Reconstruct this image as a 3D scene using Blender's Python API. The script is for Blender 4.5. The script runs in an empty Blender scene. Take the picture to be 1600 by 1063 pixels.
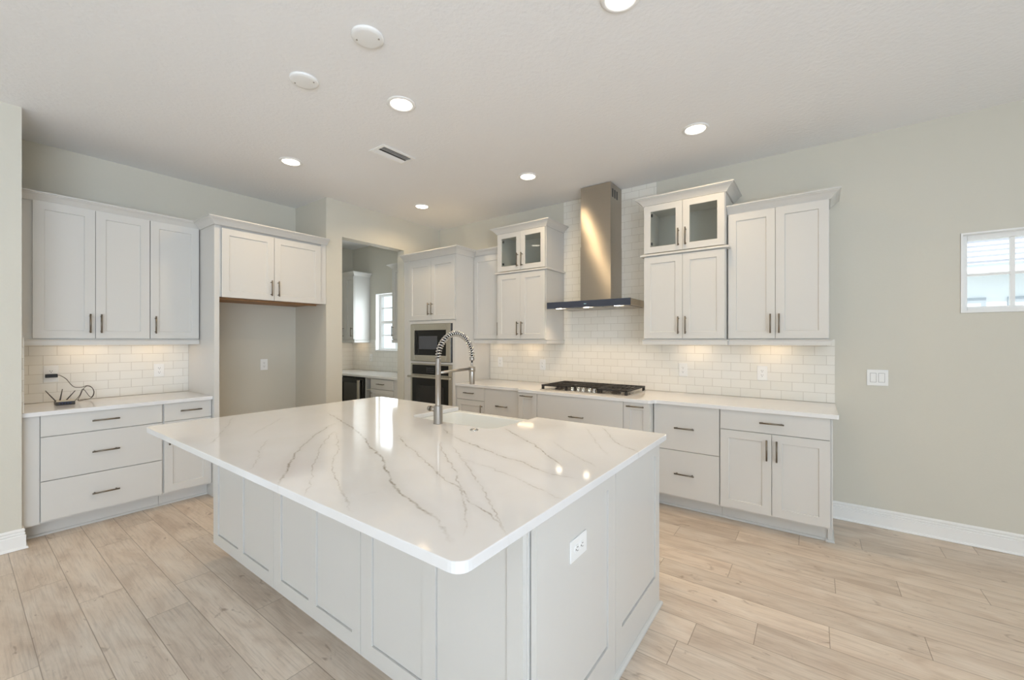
import bpy, bmesh, math, random
from mathutils import Vector, Matrix
random.seed(7)
PI = math.pi
scene = bpy.context.scene
COL = scene.collection

# ------------------------------------------------------------------ camera, world, large lights, exposure
CZ = 3.003                                   # ceiling height
LV = dict(side=135, near=2, rear=0.5, sidelow=212, rearlow=4, pantry=9, down=5.0, under=0.28, hood=6.0, world=1.7, sun=3.2)     # light levels
cam_d = bpy.data.cameras.new('camera')
cam = bpy.data.objects.new('camera', cam_d); COL.objects.link(cam)
cam_d.sensor_width = 36.0; cam_d.sensor_fit = 'HORIZONTAL'
cam_d.lens = 36.0 * 644.8066 / 1600.0
cam_d.shift_y = 0.42 / 1600.0
cam.location = (4.3533, -4.1835, 1.418)
cam.rotation_euler = (PI / 2, 0, math.radians(36.2215))
cam_d.clip_start = 0.05; cam_d.clip_end = 200
scene.camera = cam

world = bpy.data.worlds.new('sky_world'); scene.world = world; world.use_nodes = True
wn = world.node_tree.nodes; wn.clear()
wo = wn.new('ShaderNodeOutputWorld'); wb = wn.new('ShaderNodeBackground')
wb.inputs['Color'].default_value = (0.80, 0.92, 1.0, 1); wb.inputs['Strength'].default_value = LV['world']
world.node_tree.links.new(wb.outputs[0], wo.inputs[0])

def area(name, loc, rot, sx, sy, power, color, spread=180):
    d = bpy.data.lights.new(name, 'AREA'); d.shape = 'RECTANGLE'; d.size = sx; d.size_y = sy
    d.energy = power; d.color = color; d.spread = math.radians(spread)
    o = bpy.data.objects.new(name, d); COL.objects.link(o); o.location = loc; o.rotation_euler = rot
    return o
# daylight coming in through the glazed openings of the two walls behind the camera
area('daylight_side', (8.12, -7.4, 1.25), (0, PI / 2, 0), 2.3, 4.6, LV['side'], (0.80, 0.91, 1.04))
area('daylight_rear', (1.4, -10.32, 1.45), (PI / 2, 0, 0), 2.2, 1.5, LV['rear'], (0.92, 0.96, 1.0))
area('daylight_near', (8.12, -2.2, 1.65), (0, PI / 2, 0), 1.4, 1.9, LV['near'], (0.90, 0.95, 1.0))
sun_d = bpy.data.lights.new('sun', 'SUN'); sun_d.energy = LV['sun']; sun_d.color = (1.0, .97, .92); sun_d.angle = math.radians(0.6)
sun = bpy.data.objects.new('sun', sun_d); COL.objects.link(sun); sun.rotation_euler = (math.radians(46), 0, math.radians(12))
# added upward fill lights at the same openings, standing in for bounced daylight
area('bounce_fill_side', (8.10, -7.4, 0.55), (0, PI / 2 + math.radians(60), 0), 1.0, 4.6, LV['sidelow'], (0.71, 0.86, 1.10), 150)
area('bounce_fill_rear', (1.4, -10.30, 1.0), (PI / 2 + math.radians(38), 0, 0), 2.2, 0.7, LV['rearlow'], (0.95, 0.97, 1.0), 150)
area('daylight_pantry', (-1.11, 0.06, 1.71), (-PI / 2, 0, 0), 0.7, 0.85, LV['pantry'], (0.86, 0.95, 1.0))

vs = scene.view_settings
vs.view_transform = 'Standard'; vs.look = 'None'; vs.gamma = 1.0; vs.use_curve_mapping = False
vs.exposure = 0.06
scene.cycles.use_denoising = True
scene.cycles.max_bounces = 10; scene.cycles.diffuse_bounces = 5; scene.cycles.glossy_bounces = 5
scene.cycles.transparent_max_bounces = 12
scene.cycles.sample_clamp_indirect = 6.0

# ------------------------------------------------------------------ materials
def lin(c):
    return tuple(((v / 255) / 12.92) if v <= 10 else (((v / 255) + 0.055) / 1.055) ** 2.4 for v in c)

class NT:
    def __init__(s, name):
        s.m = bpy.data.materials.new(name); s.m.use_nodes = True
        s.t = s.m.node_tree; s.t.nodes.clear()
        s.out = s.t.nodes.new('ShaderNodeOutputMaterial')
        s.b = s.t.nodes.new('ShaderNodeBsdfPrincipled'); s.L(s.b.outputs[0], s.out.inputs[0])
    def n(s, typ, **kw):
        x = s.t.nodes.new(typ)
        for k, v in kw.items(): setattr(x, k, v)
        return x
    def L(s, a, b): s.t.links.new(a, b)
    def put(s, sock, v):
        if hasattr(v, 'node'): s.L(v, sock)
        else: sock.default_value = v
    def math(s, op, a, b=None, c=None, clamp=False):
        x = s.n('ShaderNodeMath', operation=op, use_clamp=clamp)
        for i, v in enumerate((a, b, c)):
            if v is not None: s.put(x.inputs[i], v)
        return x.outputs[0]
    def noise(s, vec, scale, detail=3.0, rough=0.5, dist=0.0):
        x = s.n('ShaderNodeTexNoise')
        if vec is not None: s.L(vec, x.inputs['Vector'])
        x.inputs['Scale'].default_value = scale; x.inputs['Detail'].default_value = detail
        x.inputs['Roughness'].default_value = rough; x.inputs['Distortion'].default_value = dist
        return x
    def mixc(s, f, a, b):
        x = s.n('ShaderNodeMix', data_type='RGBA')
        s.put(x.inputs[0], f)
        for i, v in ((6, a), (7, b)):
            if hasattr(v, 'node'): s.L(v, x.inputs[i])
            else: x.inputs[i].default_value = (*v, 1) if len(v) == 3 else v
        return x.outputs[2]
    def ramp(s, f, stops):
        x = s.n('ShaderNodeValToRGB'); s.L(f, x.inputs[0]); e = x.color_ramp.elements
        while len(e) < len(stops): e.new(0.5)
        for i, (p, c) in enumerate(stops):
            e[i].position = p; e[i].color = (*c, 1) if len(c) == 3 else c
        return x.outputs[0]
    def bump(s, h, strength=0.2, dist=0.002):
        x = s.n('ShaderNodeBump'); s.L(h, x.inputs['Height'])
        x.inputs['Strength'].default_value = strength; x.inputs['Distance'].default_value = dist
        s.L(x.outputs[0], s.b.inputs['Normal']); return x
    def coord(s, k='Object'):
        return s.n('ShaderNodeTexCoord').outputs[k]

def paint(name, rgb, rough=0.45, metal=0.0, var=0.03, scale=6.0, bump=0.0, bscale=120.0, spec=0.5):
    t = NT(name); c = lin(rgb); v = t.coord()
    nz = t.noise(v, scale, 3)
    d = tuple(x * (1 - var) for x in c)
    t.L(t.mixc(nz.outputs['Fac'], c, d), t.b.inputs['Base Color'])
    t.b.inputs['Roughness'].default_value = rough; t.b.inputs['Metallic'].default_value = metal
    t.b.inputs['Specular IOR Level'].default_value = spec
    if bump > 0:
        t.bump(t.noise(v, bscale, 2).outputs['Fac'], bump, 0.004)
    return t.m

M = {}
M['wall'] = paint('wall_paint', (211, 207, 194), 0.6, var=0.015, bump=0.12, bscale=90)
M['ceiling'] = paint('ceiling_paint', (241, 241, 241), 0.8, var=0.01, bump=0.55, bscale=38)
M['trim'] = paint('trim_paint', (240, 239, 236), 0.35, var=0.01)
M['cabinet'] = paint('cabinet_paint', (213, 211, 206), 0.27, var=0.01)
M['plate'] = paint('white_plastic', (240, 240, 238), 0.3, var=0.01)
M['dark'] = paint('dark_plastic', (26, 25, 25), 0.35)
M['slot'] = paint('socket_slot', (70, 66, 62), 0.5)
M['steel'] = paint('brushed_steel', (214, 209, 200), 0.26, 1.0, var=0.06, scale=14)
M['nickel'] = paint('satin_nickel', (172, 166, 158), 0.30, 1.0, var=0.05, scale=40)
M['chrome'] = paint('polished_chrome', (205, 205, 205), 0.10, 1.0, var=0.03)
M['iron'] = paint('cast_iron', (44, 41, 39), 0.55, var=0.2, scale=40, bump=0.1, bscale=300)
M['black_glass'] = paint('black_glass', (14, 14, 15), 0.06, var=0.02)
M['hood_glass'] = paint('smoked_blue_glass', (58, 63, 78), 0.10, var=0.04)
M['raw_wood'] = paint('unfinished_plywood', (168, 128, 88), 0.6, var=0.2, scale=9)
M['fireclay'] = paint('white_fireclay', (226, 228, 224), 0.10, var=0.01)
M['router'] = paint('router_plastic', (60, 56, 52), 0.4)
M['router_top'] = paint('router_top', (205, 196, 176), 0.4)
M['port'] = paint('router_ports', (38, 52, 92), 0.3)
M['cable'] = paint('black_cable', (62, 52, 44), 0.5)
M['stucco'] = paint('white_stucco', (236, 240, 242), 0.9, var=0.03, bump=0.2, bscale=30)
M['roof_tile'] = paint('pale_roof_tile', (240, 240, 240), 0.7, var=0.03)
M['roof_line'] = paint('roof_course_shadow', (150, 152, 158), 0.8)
M['ground'] = paint('pale_paving', (206, 205, 200), 0.9, var=0.1)
M['grey_frame'] = paint('grey_frame', (170, 178, 186), 0.5)

def emit(name, rgb, strength):
    t = NT(name)
    t.b.inputs['Base Color'].default_value = (*lin(rgb), 1)
    t.b.inputs['Emission Color'].default_value = (*lin(rgb), 1)
    v = t.noise(t.coord(), 3.0)
    t.L(t.math('MULTIPLY_ADD', v.outputs['Fac'], 0.05 * strength, strength), t.b.inputs['Emission Strength'])
    return t.m
M['lens'] = emit('lamp_lens', (255, 244, 226), 6.0)
M['hood_lens'] = emit('hood_lamp_lens', (255, 240, 214), 12.0)
M['led'] = emit('display_led', (150, 190, 200), 0.25)

def glass(name, tint=(0.985, 0.992, 0.992), refl=1.0):
    t = NT(name); t.t.nodes.remove(t.b)
    tr = t.n('ShaderNodeBsdfTransparent'); tr.inputs[0].default_value = (*tint, 1)
    gl = t.n('ShaderNodeBsdfGlossy'); gl.inputs['Roughness'].default_value = 0.01
    ge = t.n('ShaderNodeNewGeometry'); dt = t.n('ShaderNodeVectorMath', operation='DOT_PRODUCT')
    t.L(ge.outputs['Normal'], dt.inputs[0]); t.L(ge.outputs['Incoming'], dt.inputs[1])
    k = t.math('SUBTRACT', 1.0, t.math('ABSOLUTE', dt.outputs['Value']), clamp=True)
    f = t.math('MULTIPLY', t.math('MULTIPLY_ADD', t.math('POWER', k, 5.0), 0.96, 0.04), refl, clamp=True)
    mx = t.n('ShaderNodeMixShader'); t.L(f, mx.inputs[0]); t.L(tr.outputs[0], mx.inputs[1]); t.L(gl.outputs[0], mx.inputs[2])
    t.L(mx.outputs[0], t.out.inputs[0]); return t.m
M['glass'] = glass('window_glass')
M['cab_glass'] = glass('cabinet_glass', (0.93, 0.95, 0.93), 1.5)

def tile(name, axis, phase):
    t = NT(name); sep = t.n('ShaderNodeSeparateXYZ'); t.L(t.coord(), sep.inputs[0])
    cmb = t.n('ShaderNodeCombineXYZ')
    t.L(t.math('ADD', sep.outputs['XY'.index(axis)], phase), cmb.inputs[0])
    t.L(t.math('ADD', sep.outputs[2], -0.9165), cmb.inputs[1])
    br = t.n('ShaderNodeTexBrick'); t.L(cmb.outputs[0], br.inputs['Vector'])
    br.offset = 0.5; br.offset_frequency = 2; br.squash = 1.0
    br.inputs['Scale'].default_value = 1.0; br.inputs['Brick Width'].default_value = 0.1525
    br.inputs['Row Height'].default_value = 0.0755; br.inputs['Mortar Size'].default_value = 0.0016
    br.inputs['Mortar Smooth'].default_value = 0.25; br.inputs['Bias'].default_value = 0.0
    br.inputs['Color1'].default_value = (*lin((236, 233, 225)), 1); br.inputs['Color2'].default_value = (*lin((232, 229, 220)), 1)
    br.inputs['Mortar'].default_value = (*lin((196, 190, 178)), 1)
    t.L(br.outputs['Color'], t.b.inputs['Base Color'])
    t.L(t.math('MULTIPLY_ADD', br.outputs['Fac'], 0.5, 0.12), t.b.inputs['Roughness'])
    wav = t.noise(t.coord(), 9.0, 1)
    h = t.math('MULTIPLY_ADD', wav.outputs['Fac'], 0.5, t.math('MULTIPLY', br.outputs['Fac'], -1.0))
    t.bump(h, 0.35, 0.002)
    return t.m
M['tile_x'] = tile('subway_tile_along_range', 'X', -4.432 + 0.07625)
M['tile_y'] = tile('subway_tile_along_side', 'Y', 3.809)

def quartz(name, veins):
    t = NT(name); oc = t.coord(); sep = t.n('ShaderNodeSeparateXYZ'); t.L(oc, sep.inputs[0])
    cl = t.noise(oc, 1.3, 4, 0.6)
    base = t.ramp(cl.outputs['Fac'], [(0.3, lin((226, 226, 225))), (0.5, lin((230, 230, 230))), (0.75, lin((224, 223, 221)))])
    col = base
    if veins:
        n1 = t.noise(oc, 11.0, 3, 0.6); n2 = t.noise(oc, 46.0, 2, 0.6); br = t.noise(oc, 14.0, 3, 0.7)
        d1 = t.math('MULTIPLY_ADD', n1.outputs['Fac'], 0.050, -0.025)
        d2 = t.math('MULTIPLY_ADD', n2.outputs['Fac'], 0.016, -0.008)
        yy = t.math('ADD', sep.outputs[1], t.math('ADD', d1, d2))
        brk = t.math('MULTIPLY_ADD', br.outputs['Fac'], 3.2, -1.05, clamp=True)
        acc = None; halo = None
        for pts, wd, st in veins:
            x0, x1 = pts[0][0], pts[-1][0]; ys = [p[1] for p in pts]; y0, y1 = min(ys) - 0.01, max(ys) + 0.01
            tt = t.math('DIVIDE', t.math('SUBTRACT', sep.outputs[0], x0), x1 - x0)
            fc = t.n('ShaderNodeFloatCurve'); cv = fc.mapping.curves[0]
            P = [((p[0] - x0) / (x1 - x0), (p[1] - y0) / (y1 - y0)) for p in pts]
            cv.points[0].location = P[0]; cv.points[1].location = P[-1]
            for q in P[1:-1]: cv.points.new(*q)
            for q in cv.points: q.handle_type = 'AUTO_CLAMPED'
            fc.mapping.update(); t.L(tt, fc.inputs['Value'])
            f = t.math('MULTIPLY_ADD', fc.outputs[0], y1 - y0, y0)
            d = t.math('ABSOLUTE', t.math('SUBTRACT', yy, f))
            inr = t.math('MULTIPLY', t.math('MULTIPLY', t.math('MULTIPLY', tt, 9.0, clamp=True), t.math('MULTIPLY', t.math('SUBTRACT', 1.0, tt), 9.0, clamp=True)), st)
            core = t.math('MULTIPLY', t.math('SUBTRACT', 1.0, t.math('DIVIDE', d, wd * 0.8), clamp=True), inr)
            hl = t.math('MULTIPLY', t.math('SUBTRACT', 1.0, t.math('DIVIDE', d, wd * 5.0), clamp=True), inr)
            acc = core if acc is None else t.math('MAXIMUM', acc, core)
            halo = hl if halo is None else t.math('MAXIMUM', halo, hl)
        v = t.math('ADD', t.math('MULTIPLY', t.math('MULTIPLY', acc, brk), 0.80), t.math('MULTIPLY', halo, 0.10), clamp=True)
        col = t.mixc(v, base, lin((134, 122, 100)))
    fl = t.noise(oc, 7.0, 5, 0.7, 1.2)
    fleck = t.ramp(fl.outputs['Fac'], [(0.66, (0, 0, 0)), (0.74, (1, 1, 1))])
    col = t.mixc(t.math('MULTIPLY', fleck, 0.10), col, lin((170, 162, 146)))
    t.L(col, t.b.inputs['Base Color'])
    t.b.inputs['Roughness'].default_value = 0.075; t.b.inputs['Specular IOR Level'].default_value = 0.8
    return t.m
VEINS = [
 ([(1.28,-3.08),(1.78,-3.32),(1.91,-3.39),(2.03,-3.47)], .006, .45),
 ([(1.55,-2.90),(1.70,-3.02),(1.78,-3.09),(1.98,-3.27)], .005, .40),
 ([(1.97,-2.76),(2.17,-2.99),(2.30,-3.11),(2.50,-3.28),(2.67,-3.39),(2.81,-3.48),(2.87,-3.52)], .009, .95),
 ([(2.17,-2.86),(2.21,-2.92),(2.43,-3.11),(2.54,-3.19),(2.66,-3.27),(2.78,-3.35),(2.90,-3.42),(3.03,-3.50)], .006, .6),
 ([(2.21,-2.92),(2.42,-3.03),(2.61,-3.14),(2.74,-3.24),(2.93,-3.34),(3.04,-3.39),(3.18,-3.45),(3.27,-3.49)], .006, .6),
 ([(1.60,-2.62),(1.89,-2.71),(2.17,-2.80),(2.44,-2.90),(2.69,-3.02),(2.85,-3.08),(3.01,-3.18),(3.25,-3.30),(3.38,-3.34),(3.46,-3.36),(3.54,-3.40),(3.64,-3.45)], .010, 1.0),
 ([(2.62,-2.50),(2.68,-2.54),(2.96,-2.67),(3.19,-2.74),(3.28,-2.77),(3.40,-2.79),(3.49,-2.83),(3.58,-2.84),(3.67,-2.83)], .008, .95),
 ([(2.90,-2.28),(2.95,-2.32),(3.12,-2.43),(3.30,-2.54),(3.42,-2.64),(3.50,-2.70),(3.56,-2.76)], .009, .9),
 ([(2.55,-2.76),(2.75,-2.87),(2.98,-2.98),(3.12,-3.05),(3.27,-3.12),(3.39,-3.16),(3.48,-3.22),(3.56,-3.25),(3.64,-3.28),(3.73,-3.33)], .007, .8),
 ([(2.85,-2.74),(3.06,-2.91),(3.21,-3.01),(3.34,-3.12),(3.42,-3.19),(3.50,-3.26),(3.57,-3.33),(3.64,-3.42)], .007, .75),
 ([(2.95,-2.76),(3.18,-2.92),(3.32,-3.02),(3.48,-3.14),(3.55,-3.20),(3.64,-3.27),(3.71,-3.32)], .006, .7),
 ([(3.36,-1.94),(3.41,-2.01),(3.57,-2.24),(3.64,-2.30),(3.73,-2.35)], .008, .75),
 ([(3.10,-2.88),(3.20,-2.90),(3.38,-2.93),(3.52,-2.98),(3.60,-3.00),(3.72,-3.04)], .005, .5),
 ([(3.28,-2.00),(3.33,-2.07),(3.52,-2.34),(3.64,-2.49)], .005, .45),
 ([(3.30,-2.40),(3.38,-2.47),(3.59,-2.62),(3.66,-2.66)], .005, .45),
 ([(2.10,-3.20),(2.20,-3.28),(2.44,-3.41),(2.59,-3.49)], .005, .45),
]
M['quartz_veined'] = quartz('veined_quartz', VEINS)
M['quartz'] = quartz('plain_quartz', [])

def planks():
    t = NT('oak_planks')
    uv = t.n('ShaderNodeUVMap'); uv.uv_map = 'plank'
    at = t.n('ShaderNodeVertexColor'); at.layer_name = 'rnd'
    sc = t.n('ShaderNodeSeparateColor'); t.L(at.outputs['Color'], sc.inputs[0])
    su = t.n('ShaderNodeSeparateXYZ'); t.L(uv.outputs[0], su.inputs[0])
    def vec(mu, mv, k):
        c = t.n('ShaderNodeCombineXYZ')
        t.L(t.math('MULTIPLY', su.outputs[0], mu), c.inputs[0]); t.L(t.math('MULTIPLY', su.outputs[1], mv), c.inputs[1])
        t.L(t.math('MULTIPLY', sc.outputs[1], k), c.inputs[2]); return c.outputs[0]
    big = t.noise(vec(1.6, 5.0, 40), 1.6, 4, 0.6, 0.8)
    grain = t.noise(vec(1.0, 26.0, 90), 4.0, 5, 0.65, 0.4)
    fine = t.noise(vec(5.0, 170.0, 60), 3.0, 3, 0.6)
    knot = t.noise(vec(5.0, 9.0, 70), 1.5, 3, 0.55, 1.4)
    c1 = t.ramp(big.outputs['Fac'], [(0.28, lin((194, 175, 156))), (0.48, lin((212, 196, 178))), (0.70, lin((222, 209, 193)))])
    g = t.ramp(grain.outputs['Fac'], [(0.30, (0.74, 0.72, 0.70)), (0.52, (1, 1, 1)), (0.8, (1.05, 1.05, 1.05))])
    mul = t.n('ShaderNodeMix', data_type='RGBA', blend_type='MULTIPLY'); mul.inputs[0].default_value = 0.75
    t.L(c1, mul.inputs[6]); t.L(g, mul.inputs[7])
    kn = t.ramp(knot.outputs['Fac'], [(0.64, (0, 0, 0)), (0.76, (1, 1, 1))])
    c2 = t.mixc(t.math('MULTIPLY', kn, 0.60), mul.outputs[2], lin((128, 103, 82)))
    ff = t.ramp(fine.outputs['Fac'], [(0.3, (0.9, 0.9, 0.9)), (0.6, (1, 1, 1))])
    m2 = t.n('ShaderNodeMix', data_type='RGBA', blend_type='MULTIPLY'); m2.inputs[0].default_value = 0.6
    t.L(c2, m2.inputs[6]); t.L(ff, m2.inputs[7])
    # tone of the single plank
    tone = t.math('MULTIPLY_ADD', sc.outputs[0], 0.20, 0.95)
    vm = t.n('ShaderNodeVectorMath', operation='SCALE'); t.L(m2.outputs[2], vm.inputs[0]); t.L(tone, vm.inputs['Scale'])
    # bevelled joints between planks
    uv2 = t.n('ShaderNodeUVMap'); uv2.uv_map = 'edge'
    s2 = t.n('ShaderNodeSeparateXYZ'); t.L(uv2.outputs[0], s2.inputs[0])
    def edge(o, L): return t.math('MINIMUM', o, t.math('SUBTRACT', L, o))
    e = t.math('MINIMUM', edge(s2.outputs[0], 1.213), edge(s2.outputs[1], 0.18))
    gr = t.math('SUBTRACT', 1.0, t.math('DIVIDE', e, 0.0026), clamp=True)
    c3 = t.mixc(t.math('MULTIPLY', gr, 0.75), vm.outputs[0], lin((118, 96, 74)))
    t.L(c3, t.b.inputs['Base Color'])
    t.L(t.math('MULTIPLY_ADD', grain.outputs['Fac'], 0.12, 0.36), t.b.inputs['Roughness'])
    h = t.math('ADD', t.math('MULTIPLY', gr, -1.0), t.math('MULTIPLY', fine.outputs['Fac'], 0.12))
    t.bump(h, 0.4, 0.0015)
    return t.m
M['planks'] = planks()

# ------------------------------------------------------------------ mesh helpers
class MB:
    def __init__(s): s.v = []; s.f = []; s.sm = []; s.mi = []
    def quad(s, pts, smooth=False, mi=0):
        i = len(s.v); s.v += [tuple(p) for p in pts]; s.f.append(tuple(range(i, i + len(pts)))); s.sm.append(smooth); s.mi.append(mi); return s
    def face(s, idx, smooth=False, mi=0): s.f.append(tuple(idx)); s.sm.append(smooth); s.mi.append(mi)
    def box(s, x0, x1, y0, y1, z0, z1, mi=0, skip=''):
        i = len(s.v)
        s.v += [(x0,y0,z0),(x1,y0,z0),(x1,y1,z0),(x0,y1,z0),(x0,y0,z1),(x1,y0,z1),(x1,y1,z1),(x0,y1,z1)]
        for k, q in (('b',(0,3,2,1)),('t',(4,5,6,7)),('f',(0,1,5,4)),('r',(1,2,6,5)),('k',(2,3,7,6)),('l',(3,0,4,7))):
            if k not in skip: s.face([i + a for a in q], False, mi)
        return s
    def prism(s, pts, z0, z1, mi=0):
        n = len(pts); i = len(s.v)
        s.v += [(p[0], p[1], z0) for p in pts] + [(p[0], p[1], z1) for p in pts]
        s.face([i + n - 1 - k for k in range(n)], False, mi); s.face([i + n + k for k in range(n)], False, mi)
        for k in range(n):
            k2 = (k + 1) % n; s.face([i + k, i + k2, i + n + k2, i + n + k], False, mi)
        return s
    def tube(s, path, r, n=12, cap=True, mi=0):
        path = [Vector(p) for p in path]; rs = r if isinstance(r, (list, tuple)) else [r] * len(path)
        up = None; rings = []
        for k, p in enumerate(path):
            a = path[max(k - 1, 0)]; b = path[min(k + 1, len(path) - 1)]; d = (b - a).normalized()
            if up is None:
                up = Vector((0, 0, 1)) if abs(d.z) < 0.9 else Vector((1, 0, 0))
            u = (up - d * up.dot(d)).normalized(); w = d.cross(u); up = u
            i = len(s.v)
            for q in range(n):
                t = 2 * PI * q / n; s.v.append(tuple(p + (u * math.cos(t) + w * math.sin(t)) * rs[k]))
            rings.append(i)
        for a, b in zip(rings, rings[1:]):
            for q in range(n):
                q2 = (q + 1) % n; s.face([a + q, a + q2, b + q2, b + q], True, mi)
        if cap:
            s.face([rings[0] + n - 1 - q for q in range(n)], False, mi); s.face([rings[-1] + q for q in range(n)], False, mi)
        return s
    def lathe(s, prof, c=(0, 0, 0), n=32, mi=0):
        rings = []
        for r, z in prof:
            i = len(s.v)
            for q in range(n):
                t = 2 * PI * q / n; s.v.append((c[0] + r * math.cos(t), c[1] + r * math.sin(t), c[2] + z))
            rings.append(i)
        for a, b in zip(rings, rings[1:]):
            for q in range(n):
                q2 = (q + 1) % n; s.face([a + q, a + q2, b + q2, b + q], True, mi)
        return s
    def sweep(s, prof, path, mi=0):
        """prof: closed list of (out, z); path: xy points; out is to the right-hand side of travel"""
        P = [Vector((p[0], p[1])) for p in path]; n = len(prof); rings = []
        for k, p in enumerate(P):
            ds = []
            if k > 0: ds.append((P[k] - P[k - 1]).normalized())
            if k < len(P) - 1: ds.append((P[k + 1] - P[k]).normalized())
            ns = [Vector((d.y, -d.x)) for d in ds]
            m = sum(ns, Vector((0, 0))); m.normalize(); m = m / max(0.2, m.dot(ns[0]))
            i = len(s.v)
            for o, z in prof: s.v.append((p.x + m.x * o, p.y + m.y * o, z))
            rings.append(i)
        for a, b in zip(rings, rings[1:]):
            for q in range(n):
                q2 = (q + 1) % n; s.face([a + q, b + q, b + q2, a + q2], False, mi)
        s.face([rings[0] + q for q in range(n)], False, mi); s.face([rings[-1] + n - 1 - q for q in range(n)], False, mi)
        return s
    def build(s, name, mat, parent=None, loc=(0, 0, 0), bevel=0.0, rot=None, seg=2):
        me = bpy.data.meshes.new(name); me.from_pydata(s.v, [], s.f)
        for p, a, b in zip(me.polygons, s.sm, s.mi): p.use_smooth = a; p.material_index = b
        for m in (mat if isinstance(mat, (list, tuple)) else [mat]): me.materials.append(m)
        bm = bmesh.new(); bm.from_mesh(me); bmesh.ops.recalc_face_normals(bm, faces=bm.faces); bm.to_mesh(me); bm.free()
        o = bpy.data.objects.new(name, me); COL.objects.link(o); o.location = loc
        if rot: o.rotation_euler = rot
        if parent is not None: o.parent = parent
        if bevel > 0:
            md = o.modifiers.new('bevel', 'BEVEL'); md.width = bevel; md.segments = seg; md.limit_method = 'ANGLE'; md.angle_limit = math.radians(40)
        return o

def tag(o, label, cat, group=None):
    o['label'] = label; o['category'] = cat
    if group: o['group'] = group
    return o
def thing(name, label, cat, loc=(0, 0, 0), rz=0.0, group=None):
    o = bpy.data.objects.new(name, None); COL.objects.link(o); o.location = loc; o.rotation_euler = (0, 0, rz); o.empty_display_size = 0.1
    return tag(o, label, cat, group)
def struct(o, label=None):
    o['kind'] = 'structure'
    if label: o['label'] = label
    return o

# ------------------------------------------------------------------ room shell
XL = -0.68          # back of the recess on the left
YN = -3.889         # near end of the recess
YF = -1.717         # far end of the refrigerator nook
def wall_y(name, x0, x1, y0, y1, holes):
    """wall lying along x, with holes (x0,x1,z0,z1)"""
    b = MB(); xs = sorted({x0, x1, *[h[0] for h in holes], *[h[1] for h in holes]})
    for a, c in zip(xs, xs[1:]):
        hs = [h for h in holes if h[0] <= a + 1e-6 and h[1] >= c - 1e-6]
        if not hs: b.box(a, c, y0, y1, 0, CZ)
        else:
            h = hs[0]
            if h[2] > 0: b.box(a, c, y0, y1, 0, h[2])
            b.box(a, c, y0, y1, h[3], CZ)
    return struct(b.build(name, M['wall']))
def wall_x(name, x0, x1, y0, y1, holes):
    b = MB(); ys = sorted({y0, y1, *[h[0] for h in holes], *[h[1] for h in holes]})
    for a, c in zip(ys, ys[1:]):
        hs = [h for h in holes if h[0] <= a + 1e-6 and h[1] >= c - 1e-6]
        if not hs: b.box(x0, x1, a, c, 0, CZ)
        else:
            h = hs[0]
            if h[2] > 0: b.box(x0, x1, a, c, 0, h[2])
            b.box(x0, x1, a, c, h[3], CZ)
    return struct(b.build(name, M['wall']))

W1 = (5.178, 6.40, 1.608, 2.165); W2 = (-1.512, -0.70, 1.242, 2.186)
wall_y('wall_back', -2.3, 8.2, 0.0, 0.15, [W1, W2])
wall_x('wall_pantry_opening', -0.13, 0.0, -1.60, 0.0, [(-1.526, -0.647, 0.0, 2.60)])
wall_y('wall_nook_far', -2.3, 0.0, YF, -1.60, [])
wall_x('wall_pantry_far', -2.3, -2.17, -1.60, 0.0, [])
wall_x('wall_left', XL - 0.15, XL, YN, YF, [])
wall_x('wall_left_near', XL - 0.15, 0.0, -10.4, YN, [])
wall_x('wall_right', 8.2, 8.35, -10.4, 0.0, [(-9.8, -5.0, 0.0, 2.45), (-3.2, -1.2, 0.9, 2.4)])
wall_y('wall_front', XL, 8.35, -10.55, -10.4, [(0.2, 2.6, 0.6, 2.3)])
struct(MB().box(-2.45, 8.35, -10.55, 0.15, CZ, CZ + 0.12).build('ceiling', M['ceiling']))

def floor():
    W, L = 0.18, 1.213; Y0 = -3.95
    known = {-1: 1.63, 0: 0.765, 1: 1.165, 2: 0.405, 3: 1.365, 4: 0.778, 9: 3.832, 11: 4.125, 12: 4.412, 13: 4.778, 14: 3.935, 15: 4.45, 16: 3.53, 17: 3.903, 18: 4.266, 19: 4.615}
    b = MB(); uv = []; ed = []; rn = []
    X0, X1, YA, YB = -2.3, 8.35, -10.55, 0.0
    k = math.floor((YA - Y0) / W)
    while Y0 + k * W < YB:
        ya, yb = Y0 + k * W, Y0 + (k + 1) * W
        j = known.get(k, random.uniform(0, L)); x = j - math.ceil((j - X0) / L) * L
        while x < X1:
            a, c = max(x, X0), min(x + L, X1); p, q = max(ya, YA), min(yb, YB)
            if c > a and q > p:
                b.quad([(a, p, 0), (c, p, 0), (c, q, 0), (a, q, 0)])
                ru, rv, r0, r1 = random.uniform(0, 50), random.uniform(0, 50), random.random(), random.random()
                for (xx, yy) in ((a, p), (c, p), (c, q), (a, q)):
                    uv.append((xx - x + ru, yy - ya + rv)); ed.append((xx - x, yy - ya)); rn.append((r0, r1, 0, 1))
            x += L
        k += 1
    me = bpy.data.meshes.new('floor'); me.from_pydata(b.v, [], b.f); me.materials.append(M['planks'])
    u1 = me.uv_layers.new(name='plank'); u2 = me.uv_layers.new(name='edge'); ca = me.color_attributes.new('rnd', 'FLOAT_COLOR', 'CORNER')
    u1, u2, ca = me.uv_layers['plank'], me.uv_layers['edge'], me.color_attributes['rnd']
    for i in range(len(uv)):
        u1.data[i].uv = uv[i]; u2.data[i].uv = ed[i]; ca.data[i].color = rn[i]
    o = bpy.data.objects.new('floor', me); COL.objects.link(o); struct(o)
floor()

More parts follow.
